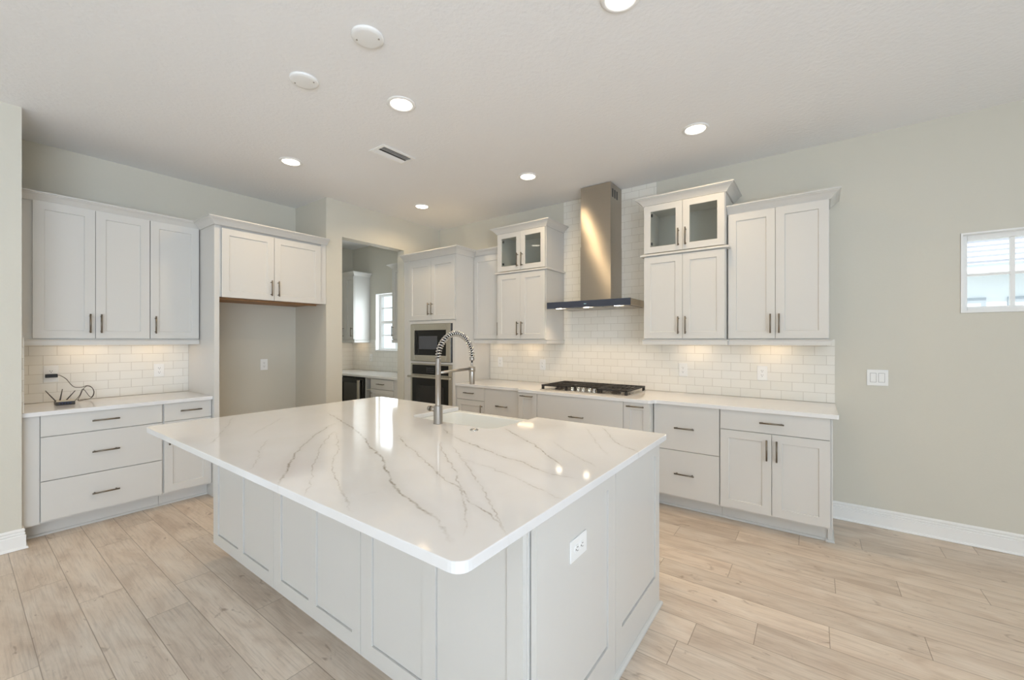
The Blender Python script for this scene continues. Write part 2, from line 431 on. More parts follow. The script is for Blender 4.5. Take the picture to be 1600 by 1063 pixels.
# baseboards
BB = [(0, 0.002), (0.028, 0.002), (0.027, 0.008), (0.023, 0.014), (0.017, 0.018), (0.017, 0.090), (0.010, 0.095), (0.014, 0.101), (0.014, 0.108), (0.008, 0.113), (0.013, 0.121), (0.013, 0.128), (0.006, 0.137), (0, 0.137)]
def baseboard(name, path): return struct(MB().sweep(BB, path).build(name, M['trim']))
baseboard('baseboard_back', [(4.452, -0.001), (8.2, -0.001)])
baseboard('baseboard_left', [(0.001, -10.4), (0.001, YN + 0.001), (-0.09, YN + 0.001)])
baseboard('baseboard_nook', [(XL + 0.001, -2.72), (XL + 0.001, YF - 0.001), (0.001, YF - 0.001), (0.001, -1.526)])

# windows
def window(name, w, y, cols, rows, rail, ptag):
    x0, x1, z0, z1 = w; b = MB(); f = 0.045
    b.box(x0, x0 + f, y - .03, y + .03, z0, z1); b.box(x1 - f, x1, y - .03, y + .03, z0, z1)
    b.box(x0 + f, x1 - f, y - .03, y + .03, z0, z0 + f); b.box(x0 + f, x1 - f, y - .03, y + .03, z1 - f, z1)
    o = struct(b.build(name, M['trim'], bevel=0.003))
    m = MB()
    for c in cols: m.box(c - .011, c + .011, y - .012, y + .012, z0 + f, z1 - f)
    for r in rows: m.box(x0 + f, x1 - f, y - .011, y + .011, r - .009, r + .009)
    for r in rail: m.box(x0 + f, x1 - f, y - .028, y + .028, r - .022, r + .022)
    m.build('window_muntin', M['trim'], o)
    MB().box(x0 + f, x1 - f, y - .003, y + .003, z0 + f, z1 - f).build('window_pane', M['glass'], o)
    return o
window('window_1', W1, 0.085, [5.437, 5.80, 6.16], [1.878], [], '')
window('window_2', W2, 0.105, [-1.106], [1.50, 1.95], [1.715], '')
# the lining of the right window: painted returns and a narrow sill
lin_b = MB(); x0, x1, z0, z1 = W1
lin_b.box(x0 + .001, x0 + .012, -.006, .055, z0 + .001, z1 - .001); lin_b.box(x1 - .012, x1 - .001, -.006, .055, z0 + .001, z1 - .001)
lin_b.box(x0 + .012, x1 - .012, -.006, .055, z0 + .001, z0 + .016); lin_b.box(x0 + .012, x1 - .012, -.006, .055, z1 - .012, z1 - .001)
struct(lin_b.build('trim_1', M['trim']))
lin_b = MB(); x0, x1, z0, z1 = W2
lin_b.box(x0 + .001, x0 + .010, -.002, .075, z0 + .001, z1 - .001); lin_b.box(x0 + .010, x1 - .010, -.008, .075, z0 + .001, z0 + .016)
lin_b.box(x0 + .010, x1 - .010, -.002, .075, z1 - .010, z1 - .001); lin_b.box(x1 - .010, x1 - .001, -.002, .075, z0 + .001, z1 - .001)
struct(lin_b.build('trim_2', M['trim']))
# glazing of the openings behind the camera
fb = MB()
for y in (-9.8, -8.22, -6.64, -5.06): fb.box(8.24, 8.31, y, y + .06, 0.03, 2.45)
fb.box(8.24, 8.31, -9.8, -5.0, 0.0, 0.05); fb.box(8.24, 8.31, -9.8, -5.0, 2.40, 2.45)
for y in (-3.2, -2.23, -1.26): fb.box(8.24, 8.31, y, y + .06, .9, 2.4)
fb.box(8.24, 8.31, -3.2, -1.2, .9, .96); fb.box(8.24, 8.31, -3.2, -1.2, 2.34, 2.4)
o = struct(fb.build('window_3', M['trim'])); MB().box(8.272, 8.278, -9.74, -5.06, .05, 2.40).box(8.272, 8.278, -3.14, -1.26, .96, 2.34).build('window_pane', M['glass'], o)
fb = MB()
for x in (0.2, 1.37, 2.54): fb.box(x, x + .06, -10.50, -10.44, 0.6, 2.3)
fb.box(0.2, 2.6, -10.50, -10.44, 0.6, 0.66); fb.box(0.2, 2.6, -10.50, -10.44, 2.24, 2.3)
o = struct(fb.build('window_4', M['trim'])); MB().box(.26, 2.54, -10.473, -10.467, .66, 2.24).build('window_pane', M['glass'], o)

# ------------------------------------------------------------------ cabinetry kit
# local frame of a unit: x to the right seen from the front, y into the wall, z up; y = 0 is the face of the box, fronts stand at y < 0
FT = 0.020
hm = MB(); HL = 0.152
hm.tube([(-HL / 2, -0.032, 0), (HL / 2, -0.032, 0)], 0.0058, 10)
for sx in (-1, 1): hm.tube([(sx * 0.060, 0.0, 0), (sx * 0.060, -0.031, 0)], 0.0046, 8)
_h = hm.build('handle', paint('dark_satin_nickel', (128, 120, 108), .30, 1.0, var=.05, scale=40)); HANDLE = _h.data; bpy.data.objects.remove(_h)
def handle(parent, x, z, vert, front=-FT):
    o = bpy.data.objects.new('handle', HANDLE); COL.objects.link(o); o.parent = parent
    o.location = (x, front, z); o.rotation_euler = (0, PI / 2 if vert else 0, 0); o['label'] = 'satin nickel bar handle'
    return o
def shaker_mesh(x0, x1, z0, z1, fr=0.060, glassy=False, front=-FT, back=-0.001, rec=0.009):
    b = MB(); c = 0.0022
    def ring(i, y): return [(x0 + i, y, z0 + i), (x1 - i, y, z0 + i), (x1 - i, y, z1 - i), (x0 + i, y, z1 - i)]
    R = [ring(0, back), ring(0, front), ring(fr, front), ring(fr + c, front + rec if not glassy else front + .004)]
    if glassy: R += [ring(fr + c, back), ring(0, back)]
    for r in R: b.v += r
    for k in range(len(R) - 1):
        for q in range(4): b.face([4 * k + q, 4 * k + (q + 1) % 4, 4 * k + 4 + (q + 1) % 4, 4 * k + 4 + q])
    if not glassy:
        n = 4 * (len(R) - 1); b.face([n, n + 1, n + 2, n + 3]); b.face([3, 2, 1, 0])
    return b
def front(root, kind, x0, x1, z0, z1, hx=None, hz=None, vert=False, style='shaker', fr=0.060, name=None, mat='cabinet'):
    b = shaker_mesh(x0, x1, z0, z1, fr, style == 'glass') if style in ('shaker', 'glass') else MB().box(x0, x1, -FT, -0.001, z0, z1)
    o = b.build(name or kind, M[mat], root, bevel=0.0013)
    if style == 'glass':
        MB().box(x0 + fr, x1 - fr, -0.012, -0.008, z0 + fr, z1 - fr).build('pane', M['cab_glass'], o)
        hg = MB()
    if hx is not None: handle(o, hx, hz, vert)
    return o
CROWN = [(0, 0), (0.010, 0), (0.012, 0.006), (0.016, 0.010), (0.024, 0.020), (0.040, 0.036), (0.052, 0.044), (0.058, 0.047), (0.060, 0.052), (0.068, 0.054), (0.068, 0.063), (0, 0.063)]
RAIL = [(-0.014, -0.045), (0.016, -0.045), (0.016, -0.012), (0.020, -0.008), (0.022, -0.003), (0.018, 0.0), (-0.014, 0.0)]
def crown(root, path, z, sc=1.0):
    return MB().sweep([(o * sc - 0.0, z + q * sc) for o, q in CROWN], path).build('crown_molding', M['cabinet'], root)
def light_rail(root, path, z):
    return MB().sweep([(o - 0.003, z + q) for o, q in RAIL], path).build('light_rail', M['cabinet'], root)
WARM = (1.0, 0.72, 0.44)
def puck(root, x, y, z, power=1.6, sx=0.22):
    """slim lamp under a wall cabinet, with its light"""
    MB().box(x - sx / 2, x + sx / 2, y - .02, y + .02, z - .012, z - .001).build('light_bar', M['plate'], root)
    d = bpy.data.lights.new('under_cabinet_light', 'AREA'); d.shape = 'RECTANGLE'; d.size = sx; d.size_y = 0.03; d.energy = power * LV['under']; d.color = WARM
    o = bpy.data.objects.new('under_cabinet_light', d); COL.objects.link(o); o.parent = root; o.location = (x, y, z - .014)

# ------------------------------------------------------------------ range wall: base units
YB = -0.612         # box face of the base units
ZT, ZB = 0.882, 0.884
def base_unit(name, label, x0, x1, yface=YB, cat='cabinet', toe=True, loc_rot=None, ext_r=0.0, ext_l=0.0, group=None, deep=None):
    w = x1 - x0
    root = thing(name, label, cat, (x0, yface, 0), 0, group) if loc_rot is None else thing(name, label, cat, loc_rot[0], loc_rot[1], group)
    d = deep if deep else (-yface - 0.003)
    MB().box(0.0006, w - 0.0006, 0, d, 0.117, 0.8825).build('body', M['cabinet'], root)
    t = MB().box(0.0006, w - 0.0006, 0.100, 0.115, 0.001, 0.117)
    t.sweep([(0, .001), (.013, .001), (.012, .009), (.007, .015), (0, .018)], [(0.0006, .0995), (w - .0006, .0995)])
    t.build('toe_kick', M['cabinet'], root)
    return root, w
g = 0.0022
ra, w = base_unit('base_cabinet', 'narrow white base cabinet beside the oven tower, one drawer over one door', 0.939, 1.368)
front(ra, 'drawer', g, w - g, .733, .882, w / 2 - .005, .812, style='slab')
front(ra, 'door', g, w - g, .133, .7285, w - .034, .612, True)
rb, w = base_unit('base_cabinet', 'white two-drawer base cabinet between the oven tower side and cooktop bump-out', 1.368, 1.885)
front(rb, 'drawer', g, w - g, .511, .882, w / 2, .700, style='slab'); front(rb, 'drawer', g, w - g, .133, .5065, w / 2, .325, style='slab')
YM = -0.690
rs, w = base_unit('spice_pull_out_cabinet', 'slim white pull-out cabinet at the left end of the cooktop bump-out', 1.887, 2.117, YM)
front(rs, 'pull_out_front', g, w - g, .133, .882, w / 2 + .002, .852, fr=.058)
rc, w = base_unit('cooktop_drawer_cabinet', 'wide white drawer cabinet directly under the gas cooktop', 2.117, 3.010, YM)
front(rc, 'drawer', g, w - g, .511, .882, w / 2, .700, style='slab'); front(rc, 'drawer', g, w - g, .133, .5065, w / 2, .325, style='slab')
rs2, w = base_unit('spice_pull_out_cabinet', 'slim white pull-out cabinet at the right end of the cooktop bump-out', 3.010, 3.243, YM)
front(rs2, 'pull_out_front', g, w - g, .133, .882, w / 2 - .004, .852, fr=.058)
rd, w = base_unit('base_cabinet', 'white base cabinet of two deep drawers right of the cooktop bump-out', 3.245, 3.757)
front(rd, 'drawer', .006, w - g, .511, .882, .255, .698, style='slab'); front(rd, 'drawer', .006, w - g, .133, .5065, .255, .323, style='slab')
re, w = base_unit('base_cabinet', 'white base cabinet at the right end, one wide drawer over two doors', 3.757, 4.446)
front(re, 'drawer', g + .003, w - .006, .733, .882, w / 2 + .002, .810, style='slab')
front(re, 'door', g + .003, w / 2 - .0005, .133, .7285, w / 2 - .029, .612, True); front(re, 'door', w / 2 + .003, w - .006, .133, .7285, w / 2 + .033, .612, True)
ep = MB().box(w + .0002, w + .010, 0.0, 0.600, 0.117, .8825).box(w - .016, w + .010, .086, .600, .001, .117)
ep.sweep([(0, .001), (.013, .001), (.012, .009), (.007, .015), (0, .018)], [(w - .03, .085), (w + .0101, .085), (w + .0101, .585)])
ep.build('end_panel', M['cabinet'], re, bevel=.001)

def arc(cx, cy, r, a0, a1, n=6): return [(cx + r * math.cos(math.radians(a0 + (a1 - a0) * k / n)), cy + r * math.sin(math.radians(a0 + (a1 - a0) * k / n))) for k in range(n + 1)]
TOP = 0.914
YC, YCM = -0.655, -0.722
pts = [(0.941, -0.003), (0.941, YC)]
pts += [(1.845, YC)] + arc(1.845, YC - .03, .03, 90, 30, 4)[1:] + arc(1.905, YCM + .03, .03, 210, 270, 4)
pts += arc(3.225, YCM + .03, .03, 270, 330, 4) + arc(3.287, YC - .03, .03, 150, 90, 4)
pts += arc(4.480, YC + .008, .008, 270, 360, 3) + [(4.488, -0.003)]
o = MB().prism(pts, ZB, TOP).build('range_countertop', M['quartz'], bevel=.002)
tag(o, 'white quartz countertop along the range wall, stepping forward at the cooktop', 'countertop')

# tiles behind the range counter and up to the ceiling behind the hood
b = MB().box(0.941, 4.486, -0.009, -0.0005, TOP + .001, 1.425).box(2.031, 3.084, -0.009, -0.0005, 1.425, 3.0)
o = b.build('tile_backsplash', M['tile_x']); tag(o, 'white subway tile backsplash behind the cooktop, reaching the ceiling behind the hood', 'backsplash')

# ------------------------------------------------------------------ range wall: oven tower
XT0, XT1, YTW = 0.098, 0.937, -0.635
tw = thing('oven_tower_cabinet', 'tall white cabinet housing the microwave and wall oven', 'cabinet', (XT0, YTW, 0))
w = XT1 - XT0; D = -YTW - .003
b = MB()
b.box(0, .058, -FT, D, .117, 1.655); b.box(w - .040, w, -FT, D, .117, 1.655)      # stiles and sides
b.box(.058, w - .040, .55, D, .117, 1.655)                                         # back
b.box(.058, w - .040, -FT, .55, 1.625, 1.655); b.box(.058, w - .040, -FT, .55, 1.128, 1.150); b.box(.058, w - .040, -FT, .55, .117, .440)
b.box(0, w, 0, D, 1.655, 2.455); b.box(0, w, .1, D, .001, .117)
b.box(-0.095, -.0005, -0.004, .02, .117, 2.455)                                       # scribe strip to the opening wall
b.build('body', M['cabinet'], tw, bevel=.001)
front(tw, 'door', .014, w / 2 + .006, 1.668, 2.405, w / 2 - .022, 1.805, True); front(tw, 'door', w / 2 + .010, w - .012, 1.668, 2.405, w / 2 + .038, 1.805, True)
crown(tw, [(-.094, -.003), (w + .001, -.003), (w + .001, .305)], 2.443, 1.25)

mw = thing('built_in_microwave', 'built-in stainless microwave with black glass door, above the wall oven', 'microwave', (XT0, YTW, 1.153))
x0, x1 = .061, w - .043
MB().box(x0 + .01, x1 - .01, 0.0, .45, .006, .462).build('body', M['dark'], mw)
f = MB(); H = .468; gx0, gx1, gz0, gz1 = .135, x1 - .095, .078, .390
f.box(x0, gx0, -.034, -.001, .002, H); f.box(gx1, x1 - .018, -.034, -.001, .002, H); f.box(gx0, gx1, -.034, -.001, .002, gz0); f.box(gx0, gx1, -.034, -.001, gz1, H)
f.build('trim_frame', M['steel'], mw, bevel=.002)
MB().box(x1 - .0175, x1 + .001, -.022, -.001, .004, H).build('dark_edge', M['dark'], mw)  # dark strip along the right edge of the microwave trim
dr = MB().box(gx0 + .0005, gx1 - .0005, -.032, -.002, gz0 + .0005, gz1 - .0005).build('door', M['black_glass'], mw)
MB().box(gx0 + .085, gx1 - .150, -.0335, -.0325, gz0 + .075, gz1 - .072).build('window', paint('microwave_window_reflection', (78, 80, 86), .22), dr)  # grey of a reflection painted into the window colour
MB().box(gx0 + .022, gx0 + .046, -.036, -.0325, gz0 + .02, gz1 - .02).build('handle', M['dark'], dr)

ov = thing('built_in_oven', 'built-in stainless wall oven with black glass door, below the microwave', 'oven', (XT0, YTW, .445))
MB().box(x0 + .01, x1 - .01, 0, .5, .005, .675).build('body', M['dark'], ov)
f = MB(); f.box(x0, x0 + .028, -.028, -.001, .002, .680); f.box(x1 - .060, x1, -.028, -.001, .002, .680)
f.box(x0 + .028, x1 - .060, -.028, -.001, .664, .680); f.box(x0 + .028, x1 - .060, -.028, -.001, .002, .040)
f.build('trim_frame', M['steel'], ov, bevel=.002)
cp = MB().box(x0 + .029, x1 - .061, -.029, -.002, .545, .663).build('control_panel', M['black_glass'], ov)
bt = MB()
for i in range(4):
    for j in range(3): bt.box(.36 + i * .035, .376 + i * .035, -.0305, -.0292, .575 + j * .024, .583 + j * .024)
bt.build('button', paint('oven_buttons', (96, 96, 100), .4), cp)
dd = MB().box(x0 + .029, x1 - .061, -.030, -.002, .041, .500).build('door', M['black_glass'], ov)
MB().box(x0 + .105, x1 - .135, -.0315, -.0302, .10, .405).build('window', paint('oven_window', (40, 39, 38), .12), dd)
MB().box(x0 + .029, x1 - .061, -.030, -.002, .501, .5445).build('door_rail', M['steel'], dd)
hb = MB().box(x0 - .012, x1 + .006, -.078, -.060, .505, .530)
for xx in (x0 + .012, x1 - .030): hb.box(xx, xx + .018, -.061, -.0285, .508, .527)
hb.build('handle', M['steel'], dd, bevel=.003)

# ------------------------------------------------------------------ range wall: wall cabinets
YU, YG = -0.310, -0.385
def wall_unit(name, label, x0, x1, yface, z0, z1, loc_rot=None, hollow=None, deep=None):
    w = x1 - x0; d = deep if deep else -yface - .003
    root = thing(name, label, 'cabinet', (x0, yface, z0) if loc_rot is None else loc_rot[0], 0 if loc_rot is None else loc_rot[1])
    b = MB()
    if hollow is None: b.box(.0006, w - .0006, 0, d, 0, z1 - z0)
    else:
        h = hollow - z0; b.box(.0006, w - .0006, 0, d, 0, h); T = z1 - z0
        b.box(.0006, .018, 0, d, h, T); b.box(w - .018, w - .0006, 0, d, h, T); b.box(.018, w - .018, d - .01, d, h, T); b.box(.018, w - .018, 0, d - .01, T - .018, T)
        b.box(w / 2 - .012, w / 2 + .012, 0, .02, h, T - .018)
    b.build('body', M['cabinet'], root, bevel=.001)
    return root, w
def hinge_dots(root, x, zs):
    for z in zs: MB().box(x - .006, x + .006, .004, .024, z - .012, z + .012).build('hinge', M['dark'], root)
Z0 = 1.425
rp, w = wall_unit('upper_cabinet', 'plain white single-door wall cabinet between the oven tower and the left glass cabinet', .939, 1.370, YU, Z0, 2.47)
front(rp, 'door', .004, w - g, .008, 1.012, w - .030, .128, True)
crown(rp, [(0, -.001), (w, -.001)], 1.034)
light_rail(rp, [(0, 0), (w, 0)], 0); puck(rp, .2, .17, 0, .9)
def glass_cab(label, x0, x1, lights):
    r, w = wall_unit('glass_door_upper_cabinet', label, x0, x1, YG, Z0, 2.655, hollow=2.19)
    front(r, 'door', g, w / 2 - .0012, .008, .750, w / 2 - .030, .125, True); front(r, 'door', w / 2 + .0012, w - .006, .008, .750, w / 2 + .030, .125, True)
    front(r, 'glass_door', g, w / 2 - .0012, .785, 1.218, w / 2 - .030, .895, True, 'glass', .055); front(r, 'glass_door', w / 2 + .0012, w - .006, .785, 1.218, w / 2 + .030, .895, True, 'glass', .055)
    MB().sweep([(.001, .757), (.028, .757), (.031, .762), (.031, .768), (.026, .776), (.001, .776)], [(.0, -YG - .004), (0, -.0), (w, -.0), (w, -YG - .004)]).build('ledge_molding', M['cabinet'], r)
    hinge_dots(r, .063, [.875, 1.135])
    crown(r, [(0, -YG - .0098), (0, -.006), (w, -.006), (w, -YG - .0098)], 1.222, 1.03)
    light_rail(r, [(0, -YG - .012), (0, 0), (w, 0), (w, -YG - .012)], 0)
    for lx, ly in lights: puck(r, lx, ly, 0, 1.5)
    return r
glass_cab('tall white wall cabinet with glass upper doors, left of the range hood', 1.372, 2.028, [(.22, .24)])
glass_cab('tall white wall cabinet with glass upper doors, right of the range hood', 3.088, 3.763, [(.37, .24)])
rr, w = wall_unit('upper_cabinet', 'white two-door wall cabinet at the right end above the light switch side', 3.766, 4.444, YU, Z0, 2.475)
front(rr, 'door', .006, w / 2 - .0012, .008, 1.040, w / 2 - .032, .126, True); front(rr, 'door', w / 2 + .0012, w - .004, .008, 1.040, w / 2 + .026, .126, True)
crown(rr, [(0, -.004), (w, -.004), (w, -YU - .004)], 1.042)
light_rail(rr, [(0.004, 0), (w, 0), (w, -YU - .012)], 0); puck(rr, .30, .17, 0, 1.5)
rr['label'] = 'white two-door wall cabinet at the right end, above drawer-and-doors base cabinet'

# ------------------------------------------------------------------ range hood and cooktop
hd = thing('range_hood', 'stainless steel chimney range hood with a dark glass front edge', 'range hood', (2.558, -0.010, 1.742))
def sheet(x0, x1, y0, z0, z1, tw_, nx=10, nz=14):
    """front sheet of the chimney, its shape very slightly twisted to slant the bright reflection"""
    b = MB(); xc = (x0 + x1) / 2; zc = (z0 + z1) / 2
    for k in range(nz + 1):
        for i in range(nx + 1):
            x = x0 + (x1 - x0) * i / nx; z = z0 + (z1 - z0) * k / nz
            b.v.append((x, y0 + tw_ * (x - xc) * (z - zc), z))
    for k in range(nz):
        for i in range(nx):
            a = k * (nx + 1) + i; b.face([a, a + 1, a + nx + 2, a + nx + 1], True)
    return b
def brushed(name, rgb, rough, an, rot):
    t = NT(name); v = t.coord(); mp = t.n('ShaderNodeMapping'); mp.inputs['Scale'].default_value = (1.5, 1.5, 260); t.L(v, mp.inputs[0])
    nz = t.noise(mp.outputs[0], 1.0, 3); c = lin(rgb)
    t.L(t.mixc(nz.outputs['Fac'], c, tuple(x * .93 for x in c)), t.b.inputs['Base Color'])
    t.b.inputs['Metallic'].default_value = 1.0; t.b.inputs['Roughness'].default_value = rough
    t.b.inputs['Anisotropic'].default_value = an; t.b.inputs['Anisotropic Rotation'].default_value = rot
    tg = t.n('ShaderNodeTangent'); tg.direction_type = 'RADIAL'; tg.axis = 'Z'; t.L(tg.outputs[0], t.b.inputs['Tangent'])
    return t.m
mirror = brushed('hood_steel', (180, 172, 160), .36, .985, .268)
for nm, hw, yf, z0, z1, twv in (('chimney', .166, -.292, .066, .640, .030), ('chimney_sleeve', .163, -.288, .640, 1.254, .030)):
    c = sheet(-hw, hw, yf, z0, z1, twv)
    e = abs(twv) * hw * (z1 - z0) / 2 + .0005
    n0 = len(c.v)
    c.box(-hw, hw, yf + e, -.001, z0, z1)
    o = c.build(nm, mirror, hd)
    if nm == 'chimney_sleeve':
        sl = MB()
        for y in (-.235, -.180, -.125): sl.box(hw + .0002, hw + .0012, y - .016, y + .016, 1.115, 1.200)
        sl.build('vent_slot', M['dark'], o)
cb = MB().box(-.443, .443, -.494, -.001, .006, .064).build('canopy', M['steel'], hd, bevel=.002)
MB().box(-.444, .444, -.505, -.4945, 0.0, .065).build('front_glass', M['hood_glass'], hd)
MB().box(-.022, .004, -.5065, -.5052, .030, .036).build('touch_button', M['led'], bpy.data.objects[hd.name])
fl = MB()
for k in range(3): fl.box(-.40 + k * .27, -.14 + k * .27, -.41, -.05, .001, .0055)
fl.build('filter', M['nickel'], hd)
for x in (-.33, -.02, .30):
    l = MB().lathe([(0.0005, -.001), (.026, -.001), (.030, .002), (.030, .0055)], (x, -.455, 0), 20).build('hood_lamp', M['hood_lens'], hd)
    d = bpy.data.lights.new('hood_light', 'SPOT'); d.energy = LV['hood']; d.color = WARM; d.spot_size = math.radians(120); d.spot_blend = .6; d.shadow_soft_size = .025
    o = bpy.data.objects.new('hood_light', d); COL.objects.link(o); o.parent = hd; o.location = (x, -.445, -.006)

ck = thing('gas_cooktop', 'stainless gas cooktop with black cast iron grates set in the range counter', 'cooktop', (2.555, -.360, TOP + .0008))
MB().box(-.455, .455, -.262, .262, 0, .010).build('tray', M['steel'], ck, bevel=.003)
for (x, y, r) in ((-.30, .12, .045), (-.30, -.13, .036), (0, .06, .055), (.30, .12, .045), (.30, -.13, .036)):
    bn = MB().lathe([(r + .012, .010), (r + .012, .016), (r, .020), (r, .028), (r - .006, .031), (.0005, .031)], (x, y, 0), 24).build('burner', M['iron'], ck)
def grate(x0, x1, y0, y1, nm='grate'):
    b = MB(); zt, zb = .052, .038; t = .007
    b.box(x0, x1, y0, y0 + 2 * t, zb, zt); b.box(x0, x1, y1 - 2 * t, y1, zb, zt); b.box(x0, x0 + 2 * t, y0, y1, zb, zt); b.box(x1 - 2 * t, x1, y0, y1, zb, zt)
    n = 6
    for k in range(1, n): x = x0 + (x1 - x0) * k / n; b.box(x - t * .7, x + t * .7, y0, y1, zb + .002, zt)
    b.box(x0, x1, (y0 + y1) / 2 - t, (y0 + y1) / 2 + t, zb, zt)
    for x in (x0 + .012, x1 - .012):
        for y in (y0 + .012, y1 - .012): b.box(x - .011, x + .011, y - .011, y + .011, .010, zb + .004)
    return b.build(nm, M['iron'], ck, bevel=.0015)
grate(-.450, -.158, -.245, .245); grate(-.152, .152, -.120, .245); grate(.158, .450, -.245, .245)
for k in range(5):
    MB().lathe([(.021, 0), (.021, .006), (.018, .008), (.017, .030), (.015, .033), (.0005, .033)], (-.118 + k * .059, -.190 + (0 if k % 2 else -.018), .010), 18).build('knob', M['chrome'], ck)

# ------------------------------------------------------------------ left recess: base units, wall cabinets, refrigerator surround
XB = -0.072         # box face of the left base units (fronts at -0.052)
RL = PI / 2
def left_loc(y0, x, z=0): return ((x, y0, z), RL)
lb, w = base_unit('base_cabinet', 'wide white three-drawer base cabinet under the black router', 0, .745, loc_rot=left_loc(-3.869, XB), deep=.600)
o0 = .069
for z0, z1, hz in ((.733, .882, .812), (.418, .727, .577), (.133, .412, .262)): front(lb, 'drawer', o0, w - .003, z0, z1, .400, hz, style='slab')
MB().box(-.0185, o0 - .004, -.012, -.001, .117, .8825).box(-.0185, .0, .100, .115, .001, .117).build('filler', M['cabinet'], lb)
lc, w = base_unit('base_cabinet', 'white base cabinet beside the refrigerator nook, one drawer over one door', 0, .350, loc_rot=left_loc(-3.123, XB), deep=.600)
front(lc, 'drawer', .010, w - .003, .733, .882, .190, .812, style='slab'); front(lc, 'door', .010, w - .003, .133, .7285, .040, .612, True)
o = MB().prism([(XL + .001, YN + .001), (-.030, YN + .001), (-.030, -2.773), (XL + .001, -2.773)], ZB, TOP).build('side_countertop', M['quartz'], bevel=.002)
tag(o, 'white quartz countertop in the left recess holding the black router', 'countertop')
b = MB().box(XL + .0005, XL + .009, YN + .012, -2.773, TOP + .001, Z0).box(XL + .0005, -.022, YN + .0005, YN + .011, TOP + .001, Z0 + .012)
o = b.build('tile_backsplash', M['tile_y']); tag(o, 'white subway tile backsplash in the left recess behind the router', 'backsplash')

lu, w = wall_unit('upper_cabinet', 'wide white three-door wall cabinet above the router counter', 0, 1.100, 0, Z0, 2.475, loc_rot=left_loc(-3.877, XL + .310, Z0), deep=.306)
front(lu, 'door', .063, .3965, .008, 1.045, .365, .128, True); front(lu, 'door', .3995, .737, .008, 1.045, .429, .128, True); front(lu, 'door', .742, w - .004, .008, 1.045, .773, .128, True)
crown(lu, [(0, -.004), (w, -.004)], 1.042)
light_rail(lu, [(0.004, 0), (w, 0)], 0)
for x in (.38, .82): puck(lu, x, .17, 0, 1.35, .30)

fp = thing('refrigerator_surround_cabinet', 'white cabinet over the empty refrigerator nook, with a tall side panel', 'cabinet', (0.0, -2.772, 0), RL)
w = 1.052
MB().box(0, .040, 0, .676, .001, 2.470).build('side_panel', M['cabinet'], fp, bevel=.001)
b = MB().box(.0402, w, .018, .676, 1.830, 2.470).box(.0402, .052, .0, .018, 1.815, 2.470).box(w - .062, w, .0, .018, 1.815, 2.470)
b.build('body', M['cabinet'], fp)
u = MB().box(.0402, w, .018, .676, 1.818, 1.8295).box(.042, w - .002, .20, .225, 1.806, 1.818).build('underside', M['raw_wood'], fp)
front(fp, 'door', .0535, .502, 1.812, 2.440, .471, 1.930, True); front(fp, 'door', .506, .984, 1.812, 2.440, .537, 1.930, True)
crown(fp, [(-.001, .327), (-.001, -.020), (w - .0, -.020)], 2.462)

# ------------------------------------------------------------------ island
isl = thing('kitchen_island', 'white panelled kitchen island base in the middle of the room', 'island', (2.43, -2.53, 0))
def iso(b, nm, mat='cabinet', bevel=.001, parent=None):
    b.v = [(x - 2.43, y + 2.53, z) for x, y, z in b.v]; return b.build(nm, M[mat], parent or isl, bevel=bevel)
YI = -3.145
b = MB().box(1.222, 2.14, YI, -1.95, .102, .883).box(2.93, 3.655, YI, -1.95, .102, .883).box(2.14, 2.93, YI, -2.43, .102, .883).box(2.14, 2.93, -2.43, -1.95, .102, .600)
iso(b, 'body')
iso(MB().box(1.30, 3.655, YI + .08, -2.02, .001, .1015), 'toe_kick')
def field_sheet(us, zs, open_cells, t, rec):
    """flat sheet in (u, z) with sunk rectangular fields; front at depth 0, back at t"""
    b = MB()
    for i in range(len(us) - 1):
        for k in range(len(zs) - 1):
            d = rec if (i, k) in open_cells else 0.0; u0, u1, z0, z1 = us[i], us[i + 1], zs[k], zs[k + 1]
            g_ = .0035 if d > 0 else 0.0; e = d + .008        # the field stands free of the frame by a fine gap
            b.quad([(u0 + g_, d, z0 + g_), (u1 - g_, d, z0 + g_), (u1 - g_, d, z1 - g_), (u0 + g_, d, z1 - g_)])
            if d > 0:
                A = ((u0, z0), (u1, z0), (u1, z1), (u0, z1)); B = ((u0 + g_, z0 + g_), (u1 - g_, z0 + g_), (u1 - g_, z1 - g_), (u0 + g_, z1 - g_))
                for q in range(4):
                    p, r = A[q], A[(q + 1) % 4]; p2, r2 = B[q], B[(q + 1) % 4]
                    b.quad([(p[0], 0, p[1]), (r[0], 0, r[1]), (r[0], e, r[1]), (p[0], e, p[1])])
                    b.quad([(p[0], e, p[1]), (r[0], e, r[1]), (r2[0], e, r2[1]), (p2[0], e, p2[1])])
                    b.quad([(p2[0], d, p2[1]), (r2[0], d, r2[1]), (r2[0], e, r2[1]), (p2[0], e, p2[1])])
    U0, U1, Z0_, Z1_ = us[0], us[-1], zs[0], zs[-1]
    b.quad([(U0, t, Z0_), (U0, t, Z1_), (U1, t, Z1_), (U1, t, Z0_)])
    b.quad([(U0, 0, Z0_), (U0, 0, Z1_), (U0, t, Z1_), (U0, t, Z0_)]); b.quad([(U1, 0, Z0_), (U1, t, Z0_), (U1, t, Z1_), (U1, 0, Z1_)])
    b.quad([(U0, 0, Z0_), (U0, t, Z0_), (U1, t, Z0_), (U1, 0, Z0_)]); b.quad([(U0, 0, Z1_), (U1, 0, Z1_), (U1, t, Z1_), (U0, t, Z1_)])
    return b
